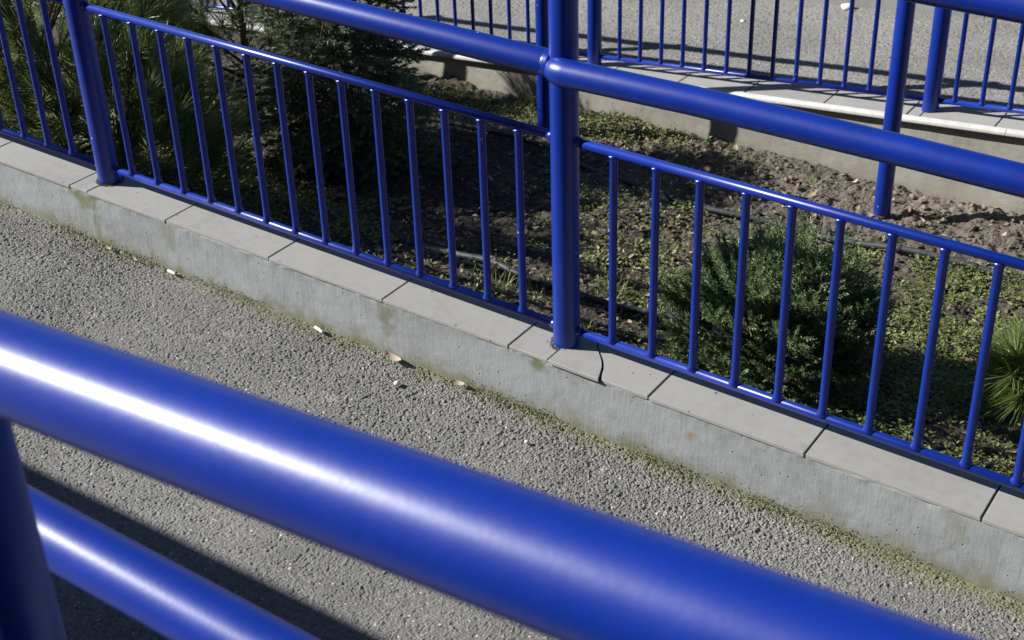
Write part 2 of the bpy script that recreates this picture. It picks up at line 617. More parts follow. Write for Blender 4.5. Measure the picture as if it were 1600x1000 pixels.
# garden soil
X, Y, F = grid(-4.0, 1.7, .045, 2.50, .0065)
h = (fbm(X * 2.2, Y * 2.2, 5, 4) - .5) * .07 + (fbm(X * 14, Y * 14, 6, 5, .68) - .5) * .045
c1, c2, cv = worley(X, Y, .034, 12)
lump = np.clip(1 - (c1 / .7) ** 2, 0, 1) * cv * .007
g1, g2, gv = worley(X, Y, .05, 15)
bare = np.clip((Y - .9) / .9, .25, 1)
h += lump * bare + np.clip(1 - (g1 / .6) ** 2, 0, 1) * (gv > .8) * .009
h += .03 * np.exp(-((Y - 2.40) / .10) ** 2) * (fbm(X * 5, Y * 5, 9, 3) - .30)
h -= .014 * np.exp(-((Y - 2.25) / .12) ** 2 - ((X - .55) / .3) ** 2)
fade = np.clip((Y - .045) / .05, 0, 1)
SOILZ = z_soil(X, Y) + h * fade
SX, SY = X, Y
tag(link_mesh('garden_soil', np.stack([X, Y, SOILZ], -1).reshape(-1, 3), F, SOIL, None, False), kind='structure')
def soil_h(x, y):
    """height of the built soil at a point"""
    i = np.clip(((np.asarray(x) - SX[0, 0]) / (SX[0, 1] - SX[0, 0])).round().astype(int), 0, SX.shape[1] - 1)
    j = np.clip(((np.asarray(y) - SY[0, 0]) / (SY[1, 0] - SY[0, 0])).round().astype(int), 0, SX.shape[0] - 1)
    return SOILZ[j, i]
for (a, b) in ((-9, -4.0), (1.7, 5)):
    V, Fc = box(a, b, .07, 2.46, -.9, -.60)
    tag(link_mesh('garden_soil', V, Fc, SOIL), kind='structure')
# wide ground under and beyond everything
V = [(-120, -120, -1.3), (120, -120, -1.3), (120, 120, -1.3), (-120, 120, -1.3)]
tag(link_mesh('ground', V, [(0, 1, 2, 3)], CONC), kind='structure')
slab('far_paving', -9, 6, 4.36, 14, lambda x: -.12 + .0 * x, .3, ASPH2)


# ------------------------------------------------------------------ kerb walls with coping tiles
def face_grid(x0, x1, yf, zb, zt, nx, nz):
    xs = np.linspace(x0, x1, nx); t = np.linspace(0, 1, nz)
    Xg, T = np.meshgrid(xs, t)
    return Xg, T

near_w = thing('kerb_wall', 'low grey plastered kerb wall with coping tiles along the near asphalt walkway', 'wall', (0, 0, 0))
# wall body: front face with slight waviness, plain back
nx, nz = 1000, 40
xs = np.linspace(-3.6, 2.2, nx); T = np.linspace(0, 1, nz)
Xg, Tg = np.meshgrid(xs, T)
zt = z_tile(Xg) - .0085; zb = z_path(Xg) - .05
Zg = zb + (zt - zb) * Tg
wav = (fbm(Xg * 3, Zg * 9, 31, 3) - .5) * .003 + (fbm(Xg * 34, Zg * 26, 33, 4, .6) - .5) * .0012
lip = np.clip((Tg - .86) / .14, 0, 1) ** 2 * (fbm(Xg * 30, Zg * 0 + 3, 35, 5, .68) - .42) * .009
Yg = -.0785 - .012 * (1 - Tg) - wav - lip
V = np.stack([Xg, Yg, Zg], -1).reshape(-1, 3)
i = np.arange(nx * nz).reshape(nz, nx)
Fq = [tuple(q) for q in np.stack([i[:-1, :-1].ravel(), i[:-1, 1:].ravel(), i[1:, 1:].ravel(), i[1:, :-1].ravel()], 1)]
n0 = len(V)
V = np.vstack([V, [(xs[0], .046, zt[0, 0]), (xs[-1], .046, zt[0, -1]), (xs[0], .046, -.9), (xs[-1], .046, -.9), (xs[0], -.09, -.9), (xs[-1], -.09, -.9)]])
top = [int(k) for k in i[-1]]; botm = [int(k) for k in i[0]]
Fq += [tuple(top + [n0 + 1, n0]), (n0, n0 + 1, n0 + 3, n0 + 2), tuple(botm[::-1] + [n0 + 4, n0 + 5])]
wb = link_mesh('wall', V, Fq, KERB, near_w, True)

edges = [-3.672, -3.316, -2.96, -2.606, -2.25, -1.894, -1.538, -1.470, -1.175, -.819, -.461, -.103, .001]
edges2 = [.253, .609, .966, 1.322, 1.470, 1.75, 2.106]
def tile(x0, x1, outline=None, dz=0., dy=0.):
    g = .0022
    ol = outline or [(x0 + g, -.0815 + dy), (x1 - g, -.0815 + dy), (x1 - g, .052), (x0 + g, .052)]
    V, Fc = prism(ol, lambda x: z_tile(x) - .0085 + dz, lambda x: z_tile(x) + dz, .0012)
    return link_mesh('coping_tile', V, Fc, TILE, near_w)
for a, b in zip(edges[:-1], edges[1:]):
    tile(a, b, None, random.uniform(-.0006, .0006), random.uniform(-.0012, .0012))
for a, b in zip(edges2[:-1], edges2[1:]):
    tile(a, b, None, random.uniform(-.0006, .0006), random.uniform(-.0012, .0012))
# the tile that broke beside the middle post: a lifted left piece and the curved crack
crack = [(.135, -.083), (.128, -.064), (.121, -.045), (.110, -.026), (.098, -.010), (.085, .004), (.07, .02), (.058, .04), (.052, .052)]
o = tile(0, 0, [(.0035, -.0865), (.133, -.0875)] + [(x - .0035, y) for x, y in crack[1:]] + [(.0035, .052)], .0030)
o['label'] = 'cracked corner piece of tile lifted beside the post'
tile(0, 0, [(crack[0][0] + .004, -.0815), (.2508, -.0815), (.2508, .052)] + [(x + .001, y) for x, y in crack[::-1][:-1]], 0)
V, Fc = prism([(-3.6, -.072), (2.15, -.072), (2.15, .049), (-3.6, .049)], lambda x: z_tile(x) - .0088, lambda x: z_tile(x) - .004, .0005)
link_mesh('mortar_joint', V, Fc, MORTAR, near_w)

# far wall, rising to the right
far_w = thing('kerb_wall', 'far olive grey kerb wall with pale nosing between planting bed and upper walkway', 'wall', (0, 0, 0))
nx, nz = 500, 30
xs = np.linspace(-5, 2.4, nx); Xg, Tg = np.meshgrid(xs, np.linspace(0, 1, nz))
zt = z_ftile(Xg) - .022; zb = Xg * 0 - .80
Zg = zb + (zt - zb) * Tg
Yg = y_far(Xg) - .079 + .013 - (fbm(Xg * 4, Zg * 8, 51, 4) - .5) * .010 - np.clip((Zg + .60) / -.06, 0, 1) * .012 * fbm(Xg * 9, Zg * 3, 53, 3)
V = np.stack([Xg, Yg, Zg], -1).reshape(-1, 3)
i = np.arange(nx * nz).reshape(nz, nx)
Fq = [tuple(q) for q in np.stack([i[:-1, :-1].ravel(), i[:-1, 1:].ravel(), i[1:, 1:].ravel(), i[1:, :-1].ravel()], 1)]
n0 = len(V)
V = np.vstack([V, [(x, y_far(x) + .082, z_ftile(x) - .022) for x in (xs[0], xs[-1])] + [(x, y_far(x) + .082, -1.) for x in (xs[0], xs[-1])]])
Fq += [tuple([int(k) for k in i[-1]] + [n0 + 1, n0]), (n0, n0 + 1, n0 + 3, n0 + 2)]
link_mesh('wall', V, Fq, KERB2, far_w, True)
fe = [-4.91 + .325 * k for k in range(14)]
fe = [x for x in fe if x < -.75] + [-.712, -.383, -.063, -.015, .257, .582, .907, 1.232, 1.557, 1.882, 2.207]
for a, b in zip(fe[:-1], fe[1:]):
    g = .0026
    ol = [(a + g, y_far(a) - .0735), (b - g, y_far(b) - .0735), (b - g, y_far(b) + .075), (a + g, y_far(a) + .075)]
    dz = random.uniform(-.0008, .0008)
    V, Fc = prism(ol, lambda x: z_ftile(x) - .009 + dz, lambda x: z_ftile(x) + dz, .0014)
    link_mesh('coping_tile', V, Fc, TILE, far_w)
ol = [(-5, y_far(-5) - .068), (2.3, y_far(2.3) - .068), (2.3, y_far(2.3) + .078), (-5, y_far(-5) + .078)]
V, Fc = prism(ol, lambda x: z_ftile(x) - .0225, lambda x: z_ftile(x) - .0045, .0005)
link_mesh('mortar_joint', V, Fc, MORTAR, far_w)
# pale nosing strip, in three lengths, with a quarter-round front
pr_ = [(-.0745, .0008), (-.080, -.0005), (-.0865, -.004), (-.0905, -.010), (-.0915, -.017), (-.0905, -.021), (-.0745, -.021)]
for a, b in ((-5, -2.18), (-2.178, .30), (.302, 2.3)):
    V = []
    for x in (a, b):
        V += [(x, y_far(x) + q, z_ftile(x) + w) for q, w in pr_]
    m = len(pr_)
    Fc = [tuple(range(m)), tuple(range(2 * m - 1, m - 1, -1))] + [(k, m + k, m + (k + 1) % m, (k + 1) % m) for k in range(m)]
    link_mesh('nosing_strip', V, Fc, TRIM, far_w)
# rough mortar bead behind the tiles
xs = np.linspace(-5, 2.3, 900)
Xg, Tg = np.meshgrid(xs, np.linspace(0, 1, 5))
Yg = y_far(Xg) + .074 + Tg * .03
Zg = z_ftile(Xg) - .002 - .004 * np.abs(Tg - .3) + (fbm(Xg * 60, Tg * 9, 61, 3) - .5) * .010 * (Tg > 0)
Zg[-1] -= .12
i = np.arange(Xg.size).reshape(Xg.shape)
Fq = np.stack([i[:-1, :-1].ravel(), i[:-1, 1:].ravel(), i[1:, 1:].ravel(), i[1:, :-1].ravel()], 1)
link_mesh('mortar_bead', np.stack([Xg, Yg, Zg], -1).reshape(-1, 3), Fq, KERB3, far_w, False)

# wall on the far side of the far walkway
bw = thing('kerb_wall', 'pale grey kerb at the far edge of the upper asphalt walkway', 'wall', (0, 0, 0))
for a, b in ((-9, -1.62), (-1.617, -.28), (-.277, 1.1), (1.103, 5)):
    V = []
    for x in (a, b):
        yy = y_far(x) + 1.585
        V += [(x, yy, z_fpath(x) - .1), (x, yy + .006, z_fpath(x) + .155), (x, yy + .20, z_fpath(x) + .16), (x, yy + .20, z_fpath(x) - .1)]
    Fc = [(0, 1, 2, 3), (7, 6, 5, 4)] + [(k, k + 4, (k + 1) % 4 + 4, (k + 1) % 4) for k in range(4)]
    link_mesh('kerb_block', V, Fc, KERB3, bw)

# unseen blocks added behind the viewer to darken sky light and reflections
bd = thing('sky_blocker', 'unseen grey block added behind the viewer to shut out sky light', 'sky_blocker', (0, 0, 0))
V, Fc = box(-1.2, 12, -8.5, -3.6, -1.25, 7.5)
link_mesh('wall', V, Fc, CONC, bd)
V, Fc = box(2.75, 12, -3.597, -1.96, -1.25, 5.2)  # wing added to keep sky light off the near post
link_mesh('sky_blocker_wing', V, Fc, CONC, bd)
V, Fc = box(-1.35, 12.15, -8.65, -3.45, 7.503, 7.8)
link_mesh('added_roof_edge', V, Fc, MORTAR, bd)
for wx in (1.2, 4.2, 7.2):
    for wz in (1.1, 4.3):
        V, Fc = box(wx, wx + 1.5, -3.62, -3.56, wz, wz + 1.6)
        wf = link_mesh('added_window', V, Fc, TRIM, bd)
        V, Fc = box(wx + .07, wx + 1.43, -3.60, -3.552, wz + .07, wz + 1.53)
        link_mesh('added_pane', V, Fc, HOSE, wf)

# wall under the near railing (below the picture)
nw = thing('kerb_wall', 'low concrete kerb wall under the nearest railing, below the picture edge', 'wall', (0, 0, 0))
xs = np.linspace(-9, 5, 12)
V = []
for x in xs:
    zt_ = .19 if x > .7 else .19 - .042 * (x - .72)
    V += [(x, -1.79, -.7), (x, -1.79, zt_), (x, -1.948, zt_), (x, -1.948, -.7)]
Fc = [(0, 1, 2, 3), (47, 46, 45, 44)]
for k in range(11):
    for q in range(4):
        Fc.append((4 * k + q, 4 * k + 4 + q, 4 * k + 4 + (q + 1) % 4, 4 * k + (q + 1) % 4))
link_mesh('wall', V, Fc, KERB3, nw)


# ------------------------------------------------------------------ railings
def flare(z0, z1, r):
    """points and radii of an upright bar with a weld bead at both ends"""
    zz = [z0, z0 + .004, z0 + .009, z0 + .014, (z0 + z1) / 2, z1 - .013, z1 - .008, z1 - .003, z1]
    rr = [r * 1.5, r * 1.38, r * 1.14, r, r, r, r * 1.12, r * 1.3, r * 1.42]
    return [(0, 0, z) for z in zz], rr

def collar(parent, c, d, r, mat):
    """weld ring where a rail meets a post"""
    d = np.array(d, float); d /= np.linalg.norm(d)
    c = np.array(c, float)
    pts = [c - d * .004, c + d * .001, c + d * .005, c + d * .009, c + d * .012]
    V, Fc = tube(pts, [r * 1.22, r * 1.22, r * 1.14, r * 1.05, r], 20)
    V = V + (RNG.random(V.shape) - .5) * r * .07
    return link_mesh('weld', V, Fc, mat, parent, True)

R_P, R_H, R_T, R_B = .030, .0285, .0098, .0087

# ---- middle railing
rail = thing('metal_railing', 'glossy blue pipe railing on the grey kerb, crossing the middle of the picture', 'railing')
posts = [-2.94, -1.468, 0.0, 1.470]
for x in posts:
    V, Fc = tube([(0, 0, 0), (0, 0, .006), (0, 0, .5), (0, 0, .93), (0, 0, .985)], R_P, 32, dome=True)
    po = link_mesh('post', V, Fc, PAINT, rail, True, loc=(x, 0, z_tile(x) - .004))
    for (zz, rr) in ((.0415, R_T), (.0415 + .4545, R_T)):
        for s in (-1, 1):
            collar(po, (s * .0285, 0, zz + .004), (s, 0, 0), rr, PAINT)
bar_pts, bar_rr = flare(.006, .4475, R_B)
V, Fc = tube(bar_pts, bar_rr, 14)
bar_me = link_mesh('baluster', V, Fc, PAINT_B, rail, True)
bars = []
sp_l = (1.368 - .115) / 13
bars += [-1.368 + sp_l * k for k in range(14)]
bars += [.118 + .0981 * k for k in range(14)]
bars += [-1.602 - .0993 * k for k in range(13)]
for k, x in enumerate(bars):
    b = bar_me if k == 0 else bar_me.copy()
    if k:
        COL.objects.link(b)
    b.location = (x, 0, z_rail(x))
    b.rotation_euler = (random.gauss(0, .0025), random.gauss(0, .0025), random.uniform(0, 6))
for a, b in zip(posts[:-1], posts[1:]):
    for nm, dz in (('bottom_rail', 0.), ('top_rail', .4545)):
        V, Fc = tube([(a + .026, 0, z_rail(a + .026) + dz), ((a + b) / 2, 0, z_rail((a + b) / 2) + dz), (b - .026, 0, z_rail(b - .026) + dz)], R_T, 18)
        link_mesh(nm, V, Fc, PAINT_B, rail, True)
# thick lower handrail: one length per bay, the right-hand lengths start with a rounded end on the post's face
def hz(x, h): return z_rail(x) + h
HL = .612
for a, b in zip(posts[:-1], posts[1:]):
    x0, x1 = a - .004, b - .020
    pts = [(x0, -.024, hz(x0, HL - .002)), (x0 + .012, -.029, hz(x0 + .012, HL)), (x0 + .03, -.031, hz(x0 + .03, HL)), (x0 + .3, -.012, hz(x0 + .3, HL)), ((x0 + x1) / 2, -.004, hz((x0 + x1) / 2, HL)), (x1, -.004, hz(x1, HL))]
    V, Fc = tube(pts, [R_H * .93, R_H, R_H, R_H, R_H, R_H], 36, dome=True)
    hr = link_mesh('lower_handrail', V, Fc, PAINT, rail, True)
    c = np.array((x1 - .012, -.004, hz(x1 - .012, HL)))
    V, Fc = tube([c + (-.010, 0, 0), c + (-.005, 0, 0), c + (0, 0, 0), c + (.006, 0, 0), c + (.012, 0, 0)], [R_H, R_H * 1.008, R_H * 1.018, R_H * 1.02, R_H * 1.01], 28)
    link_mesh('weld', V + (RNG.random(V.shape) - .5) * .0014, Fc, PAINT, hr, True)
V, Fc = tube([(x, 0, hz(x, .907)) for x in (-3.2, -1.5, 0, 1.2, 2.2)], R_H, 36)
link_mesh('upper_handrail', V, Fc, PAINT, rail, True)

# ---- far railing
frail = thing('metal_railing', 'blue pipe railing in the background on the far kerb with pale nosing', 'railing')
fposts = [-4.329, -2.886, -1.443, 0., 1.443]
for x in fposts:
    V, Fc = tube([(0, 0, 0), (0, 0, .4), (0, 0, .985)], R_P, 24, dome=True)
    link_mesh('post', V, Fc, PAINT, frail, True, loc=(x, y_far(x), z_ftile(x) - .003))
V, Fc = tube(bar_pts, bar_rr, 10)
fb0 = link_mesh('baluster', V, Fc, PAINT_B, frail, True)
k = 0
for base in fposts[:-1] + [1.443]:
    for q in range(13):
        x = base + (.122 if base < -.1 else .084) + .0985 * q
        if base == 0. and q > 12: continue
        b = fb0 if k == 0 else fb0.copy()
        if k: COL.objects.link(b)
        b.location = (x, y_far(x), z_ftile(x) + .0415)
        k += 1
for a, b in zip(fposts[:-1], fposts[1:]):
    for nm, dz, rr in (('bottom_rail', .0415, R_T), ('top_rail', .0415 + .4545, R_T), ('lower_handrail', .655, R_H), ('upper_handrail', .948, R_H)):
        V, Fc = tube([(x, y_far(x), z_ftile(x) + dz) for x in (a + .02, (a + b) / 2, b - .02 if dz < .9 else b + .02)], rr, 18)
        link_mesh(nm, V, Fc, PAINT if rr > .02 else PAINT_B, frail, True)

# ---- near railing (its upper rail runs right in front of the camera)
nrail = thing('metal_railing', 'thick blue handrails in the near foreground, out of focus and shining in the sun', 'railing')
PX = .706
def zu(x): return 1.1336 + .0472 * x if x > PX else 1.1336 + .0472 * PX - .018 * (x - PX)
def zl(x): return .8017 - .0495 * x
V, Fc = tube([(x, -1.863, zu(x)) for x in (-3.4, -1.5, 0, .5, PX, 1.0, 1.4, 2.0, 2.6)], .030, 48)
link_mesh('upper_handrail', V, Fc, PAINT, nrail, True)
V, Fc = tube([(x, -1.670, zl(x)) for x in (-3.4, -1, 0, .6, 1.2, 1.9, 2.6)], .030, 48)
link_mesh('lower_handrail', V, Fc, PAINT, nrail, True)
for x in (-2.2, -.74, PX, 2.18):
    V, Fc = tube([(x, -1.863, .19), (x, -1.863, .7), (x, -1.863, zu(x) - .012)], R_P, 36)
    po = link_mesh('post', V, Fc, PAINT, nrail, True)
    if x < 0:
        V, Fc = tube([(x, -1.85, zl(x) - .1), (x, -1.76, zl(x) - .09), (x, -1.69, zl(x) - .06), (x, -1.67, zl(x) - .02)], .011, 14)
        link_mesh('bracket', V, Fc, PAINT, po, True)
V = [];
xs = [-3.2, -2.2, -.74, -.20]
for x in xs:
    V += [(x, -1.865, .205 - .042 * (x - PX)), (x, -1.861, .205 - .042 * (x - PX)), (x, -1.861, zu(x) - .01), (x, -1.865, zu(x) - .01)]
Fc = [(0, 1, 2, 3), (15, 14, 13, 12)]
for k in range(3):
    for q in range(4):
        Fc.append((4 * k + q, 4 * k + 4 + q, 4 * k + 4 + (q + 1) % 4, 4 * k + (q + 1) % 4))
link_mesh('shadow_panel', V, Fc, PAINT, nrail)  # unseen panel added to cast the dark band on the walkway

# ---- slim posts standing in the planting bed
GP = [(-.022, 2.17, 'blue tube post standing in bare soil, right of the middle railing post'),
      (-1.435, 2.15, 'blue tube post in the planting bed, half hidden behind the middle railing post'),
      (-2.88, 2.14, 'blue tube post in the planting bed, hidden behind the spruce and pine')]
for gx, gy, lab in GP:
    g = float(soil_h(gx, gy))
    gp = thing('garden_post', lab, 'post', (gx, gy, g), 'blue posts in the planting bed')
    V, Fc = tube([(0, 0, -.05), (0, 0, .5), (0, 0, 1.15)], .030, 28, dome=True)
    link_mesh('tube', V, Fc, PAINT, gp, True)
    V, Fc = tube([(0, 0, -.03), (0, 0, .004), (0, 0, .010)], [.034, .034, .0302], 24)
    link_mesh('rusty_foot', V, Fc, RUST, gp, True)

# ------------------------------------------------------------------ plants
def rot_frame(d):
    """two unit vectors across each direction (N,3)"""
    ref = np.where(np.abs(d[:, 2:3]) < .9, np.array([[0, 0, 1.]]), np.array([[1., 0, 0]]))
    a = np.cross(d, ref); a /= np.linalg.norm(a, axis=1)[:, None]
    b = np.cross(d, a)
    return a, b

class Blades:
    """collects needle-like blades: each a tapered 3-point ribbon with its own tone"""
    def __init__(s): s.V = []; s.T = []
    def add(s, base, d, length, width, tone, bend=0.):
        n = len(base)
        a, b = rot_frame(d)
        ph = RNG.random(n) * 2 * np.pi
        side = (np.cos(ph)[:, None] * a + np.sin(ph)[:, None] * b) * (width * .5)[:, None]
        mid = base + d * (length * .55)[:, None]
        tip = base + d * length[:, None]
        if bend:
            mid[:, 2] -= bend * .3 * length; tip[:, 2] -= bend * length
        q = np.stack([base - side * .7, base + side * .7, mid + side, mid - side, tip], 1)
        s.V.append(q.reshape(-1, 3)); s.T.append(np.repeat(tone, 5))
    def build(s, name, mat, parent):
        V = np.vstack(s.V); T = np.concatenate(s.T)
        n = len(V) // 5
        i = np.arange(n)[:, None] * 5
        F = np.concatenate([i + np.array([[0, 1, 2]]), i + np.array([[0, 2, 3]]), i + np.array([[3, 2, 4]])], 0)
        return tag(link_mesh(name, V, F, mat, parent, False, np.clip(T, 0, 1)), kind='stuff')

def unit(v): return v / np.linalg.norm(v, axis=-1, keepdims=True)

class Twigs:
    def __init__(s): s.V = []; s.F = []; s.n = 0
    def add(s, pts, rad, n=5):
        V, F = tube(pts, rad, n, cap=False)
        s.F += [tuple(k + s.n for k in f) for f in F]; s.V.append(V); s.n += len(V)
    def build(s, name, mat, parent):
        return tag(link_mesh(name, np.vstack(s.V), s.F, mat, parent, True), kind='stuff')

def shoot(bl, tw, p0, d, L, n_needles, nl, nw, spread, tone0, bend=0., start=.12, tr=.0022, plane=None):
    """one shoot: a twig with needles set all round it (or in a flat spray when plane is given)"""
    d = d / np.linalg.norm(d)
    curve = np.array([0, 0, .12 * L])
    t = RNG.random(n_needles) ** .8 * (1 - start) + start
    base = p0 + np.outer(t, d * L) + np.outer(t ** 2, curve)
    ax = unit(np.tile(d, (n_needles, 1)) + np.outer(t, np.array([0, 0, .12])))
    a, b = rot_frame(ax)
    ph = RNG.random(n_needles) * 2 * np.pi
    sp = spread * (1.15 - .55 * t) * (.8 + .4 * RNG.random(n_needles))
    nd = unit(ax * np.cos(sp)[:, None] + (np.cos(ph)[:, None] * a + np.sin(ph)[:, None] * b) * np.sin(sp)[:, None])
    ln = nl * (.7 + .5 * RNG.random(n_needles))
    bl.add(base, nd, ln, np.full(n_needles, nw), tone0 + (RNG.random(n_needles) - .5) * .5, bend)
    if tw is not None:
        tw.add([p0, p0 + d * L * .5 + curve * .25, p0 + d * L + curve], [tr, tr * .8, tr * .5])

def pine(name, label, base, height, rad, n_shoots, nl=.10, need=105, flat=.6, zmin=.05, nw=.0017, group=None, seed_dirs=None):
    root = thing(name, label, 'pine', base, group)
    bl, tw = Blades(), Twigs()
    tr = Twigs()
    tr.add([(0, 0, -.03), (.01, 0, height * .4), (0, .01, height * .9)], [.028 * height, .02 * height, .008 * height], 8)
    for k in range(n_shoots):
        u = RNG.random()
        hz_ = zmin + (height - zmin) * (RNG.random() ** 1.25)
        rr = rad * (1 - .55 * (hz_ / height) ** 1.5)
        az = RNG.random() * 2 * np.pi
        q = rr * (.45 + .60 * RNG.random() ** .6)
        p0 = np.array([math.cos(az) * q, math.sin(az) * q, hz_])
        d = np.array([math.cos(az) * .9, math.sin(az) * .9, .45 + .8 * RNG.random()]) + (RNG.random(3) - .5) * .7
        L = .10 + .09 * RNG.random()
        shoot(bl, tw, p0, d, L, need, nl, nw, .62, .30 + .4 * RNG.random(), .10, .05, .003)
        if k % 5 == 0:  # limb from trunk
            tr.add([(0, 0, hz_ * .55), tuple(p0 * .55 + np.array([0, 0, hz_ * .25])), tuple(p0)], [.006, .0045, .0025])
    bl.build('crown', PINE, root)
    tw.build('twigs', BARK, root)
    tr.build('trunk', BARK, root)
    return root

def spruce_cone(name, label, base, height, rad, n_br, mat, nl=.014, need=75, top_r=.35, nw=.0014, droop=.25, cat='spruce', lift=.1):
    root = thing(name, label, cat, base)
    bl, tw, tr = Blades(), Twigs(), Twigs()
    tr.add([(0, 0, -.03), (0, .005, height * .5), (0, 0, height)], [.03, .02, .006], 8)
    for k in range(n_br):
        f = (k + RNG.random()) / n_br
        f = f ** 1.15
        z = .04 + (height - .04) * f
        rr = rad * (1 - f * (1 - top_r)) * (.75 + .4 * RNG.random())
        az = k * 2.399 + RNG.random() * .5
        o = np.array([math.cos(az), math.sin(az), 0])
        s = np.array([-o[1], o[0], 0])
        tip = o * rr + np.array([0, 0, z - droop * rr + lift * rr])
        p_a = np.array([0, 0, z])
        tr.add([p_a, p_a * .5 + tip * .5 + np.array([0, 0, .03]), tip], [.006, .004, .002])
        nsub = max(5, int(rr / .028))
        for q in range(nsub):
            t = .30 + .70 * (q + RNG.random() * .6) / nsub
            pb = p_a * (1 - t) + tip * t + np.array([0, 0, .06 * t * (1 - t)])
            sgn = 1 if q % 2 else -1
            d = o * .75 + s * sgn * (.75 + .3 * RNG.random()) + np.array([0, 0, -.30 + .35 * RNG.random()])
            L = (.055 + .07 * RNG.random()) * (1.25 - .5 * t)
            shoot(bl, tw, pb, d, L, int(need * L / .09), nl, nw, .85, .18 + .5 * RNG.random() + .12 * (t - .6), 0, .0, .0014)
        shoot(bl, tw, tip - o * .04, o + np.array([0, 0, -.1]), .10, need, nl, nw, .8, .55, 0, .0, .0014)
    bl.build('crown', mat, root)
    tw.build('twigs', BARK, root)
    tr.build('trunk', BARK, root)
    return root

def at(x, y): return (x, y, float(soil_h(x, y)))

pine('pine_tree', 'bushy long-needled pine behind the left railing post', at(-2.46, .58), .80, .46, 300, .105, 120, zmin=.02, nw=.0024)
pine('pine_tree', 'long-needled pine at the far left edge, behind the first balusters', at(-3.25, 1.45), .80, .42, 120, .105, 110, nw=.0024)
pine('pine_tree', 'low long-needled pine close behind the left end of the kerb', at(-2.95, .32), .40, .26, 80, .10, 110, zmin=.02, nw=.0024)
pine('pine_tree', 'knee-high pine right of the left railing post, filling the gap to the kerb', at(-2.02, .50), .40, .27, 90, .095, 110, zmin=.02, nw=.0024)
pine('pine_tree', 'sparse pine with loose pale shoots behind the left pine and spruce', at(-2.66, 1.74), .74, .34, 130, .10, 110, nw=.0024)
spruce_cone('spruce_tree', 'dense dark green spruce with drooping sprays left of the middle post', at(-1.92, 1.48), .88, .33, 185, SPRUCE, .018, 105, .62, .0026, .30)

# dwarf fir shrub: fans of flat sprays leaning up and outwards
fir = thing('fir_shrub', 'low rounded dark green fir shrub behind the right-hand balusters', 'shrub', at(.20, .74))
bl, tw, tr = Blades(), Twigs(), Twigs()
for k in range(300):
    az = RNG.random() * 2 * np.pi
    el = math.asin(RNG.random() ** .75)
    o = np.array([math.cos(az) * math.cos(el), math.sin(az) * math.cos(el), math.sin(el)])
    rr = (.225 + .06 * RNG.random()) * (1 - .10 * math.sin(el))
    lean = np.array([-.10, .02, .10])
    q = o * rr * (.50 + .32 * RNG.random()); q[2] = abs(q[2]) * 1.10 + .035
    d = unit(o + lean + np.array([0, 0, .16]) + (RNG.random(3) - .5) * .35)
    L = .13 + .06 * RNG.random()
    shoot(bl, tw, q, d, L, 120, .0135, .0024, .80, .34 + .3 * RNG.random(), 0, .0, .0016)
    s = unit(np.cross(d, o + np.array([.1, .2, .9])))
    for j in range(4):
        t = .25 + .18 * j
        for sg in (-1, 1):
            dd = d * .75 + s * sg * .72 + (RNG.random(3) - .5) * .15
            shoot(bl, tw, q + d * L * t, dd, L * (.55 - .09 * j), 46, .0125, .0025, .95, .32 + .32 * RNG.random(), 0, .0, .0011)
    if k % 4 == 0:
        tr.add([(0, 0, -.02), tuple(q * .5), tuple(q)], [.007, .004, .002])
bl.build('crown', SHRUB, fir)
tw.build('twigs', BARK, fir)
tr.build('trunk', BARK, fir)

# young pine at the right edge
yp = thing('pine_seedling', 'young pine tuft with long radiating needles at the right picture edge', 'pine', at(.815, .95))
bl, tw = Blades(), Twigs()
for k in range(15):
    az = k * 2.4; el = -.25 + 1.5 * (k / 15)
    d = np.array([math.cos(az) * math.cos(el), math.sin(az) * math.cos(el), math.sin(el)])
    shoot(bl, tw, np.array([0, 0, .10]) + d * .02, d, .07, 150, .125, .0024, .85, .42, .12, .0, .004)
tw.add([(0, 0, -.03), (0, 0, .08), (0, 0, .18)], [.008, .007, .005], 6)
bl.build('crown', PINE, yp)
tw.build('stem', BARK, yp)

# ------------------------------------------------------------------ ground cover (weeds), stuff
def leaf_mesh(P, size, tone, tilt=.6, asp=.62, name='ground_cover', mat=None, curl=.25):
    """many small pointed leaves: 6 vertices (two folded halves) each"""
    n = len(P)
    az = RNG.random(n) * 2 * np.pi
    el = tilt * (RNG.random(n) - .25)
    d = np.stack([np.cos(az) * np.cos(el), np.sin(az) * np.cos(el), np.sin(el)], 1)
    s = np.stack([-np.sin(az), np.cos(az), (RNG.random(n) - .5) * .5], 1); s = unit(s)
    nn = np.cross(d, s)
    L = size[:, None]
    b = P; tip = P + d * L; m1 = P + d * L * .45
    w = s * L * asp * .5; up_ = nn * L * curl * .3
    q = np.stack([b, m1 + w + up_, tip, m1 - w + up_, m1 - up_ * .4], 1)
    i = np.arange(n)[:, None] * 5
    F = np.concatenate([i + np.array([[0, 4, 1]]), i + np.array([[4, 2, 1]]), i + np.array([[0, 3, 4]]), i + np.array([[4, 3, 2]])], 0)
    return link_mesh(name, q.reshape(-1, 3), F, mat, None, False, np.clip(np.repeat(tone, 5), 0, 1))

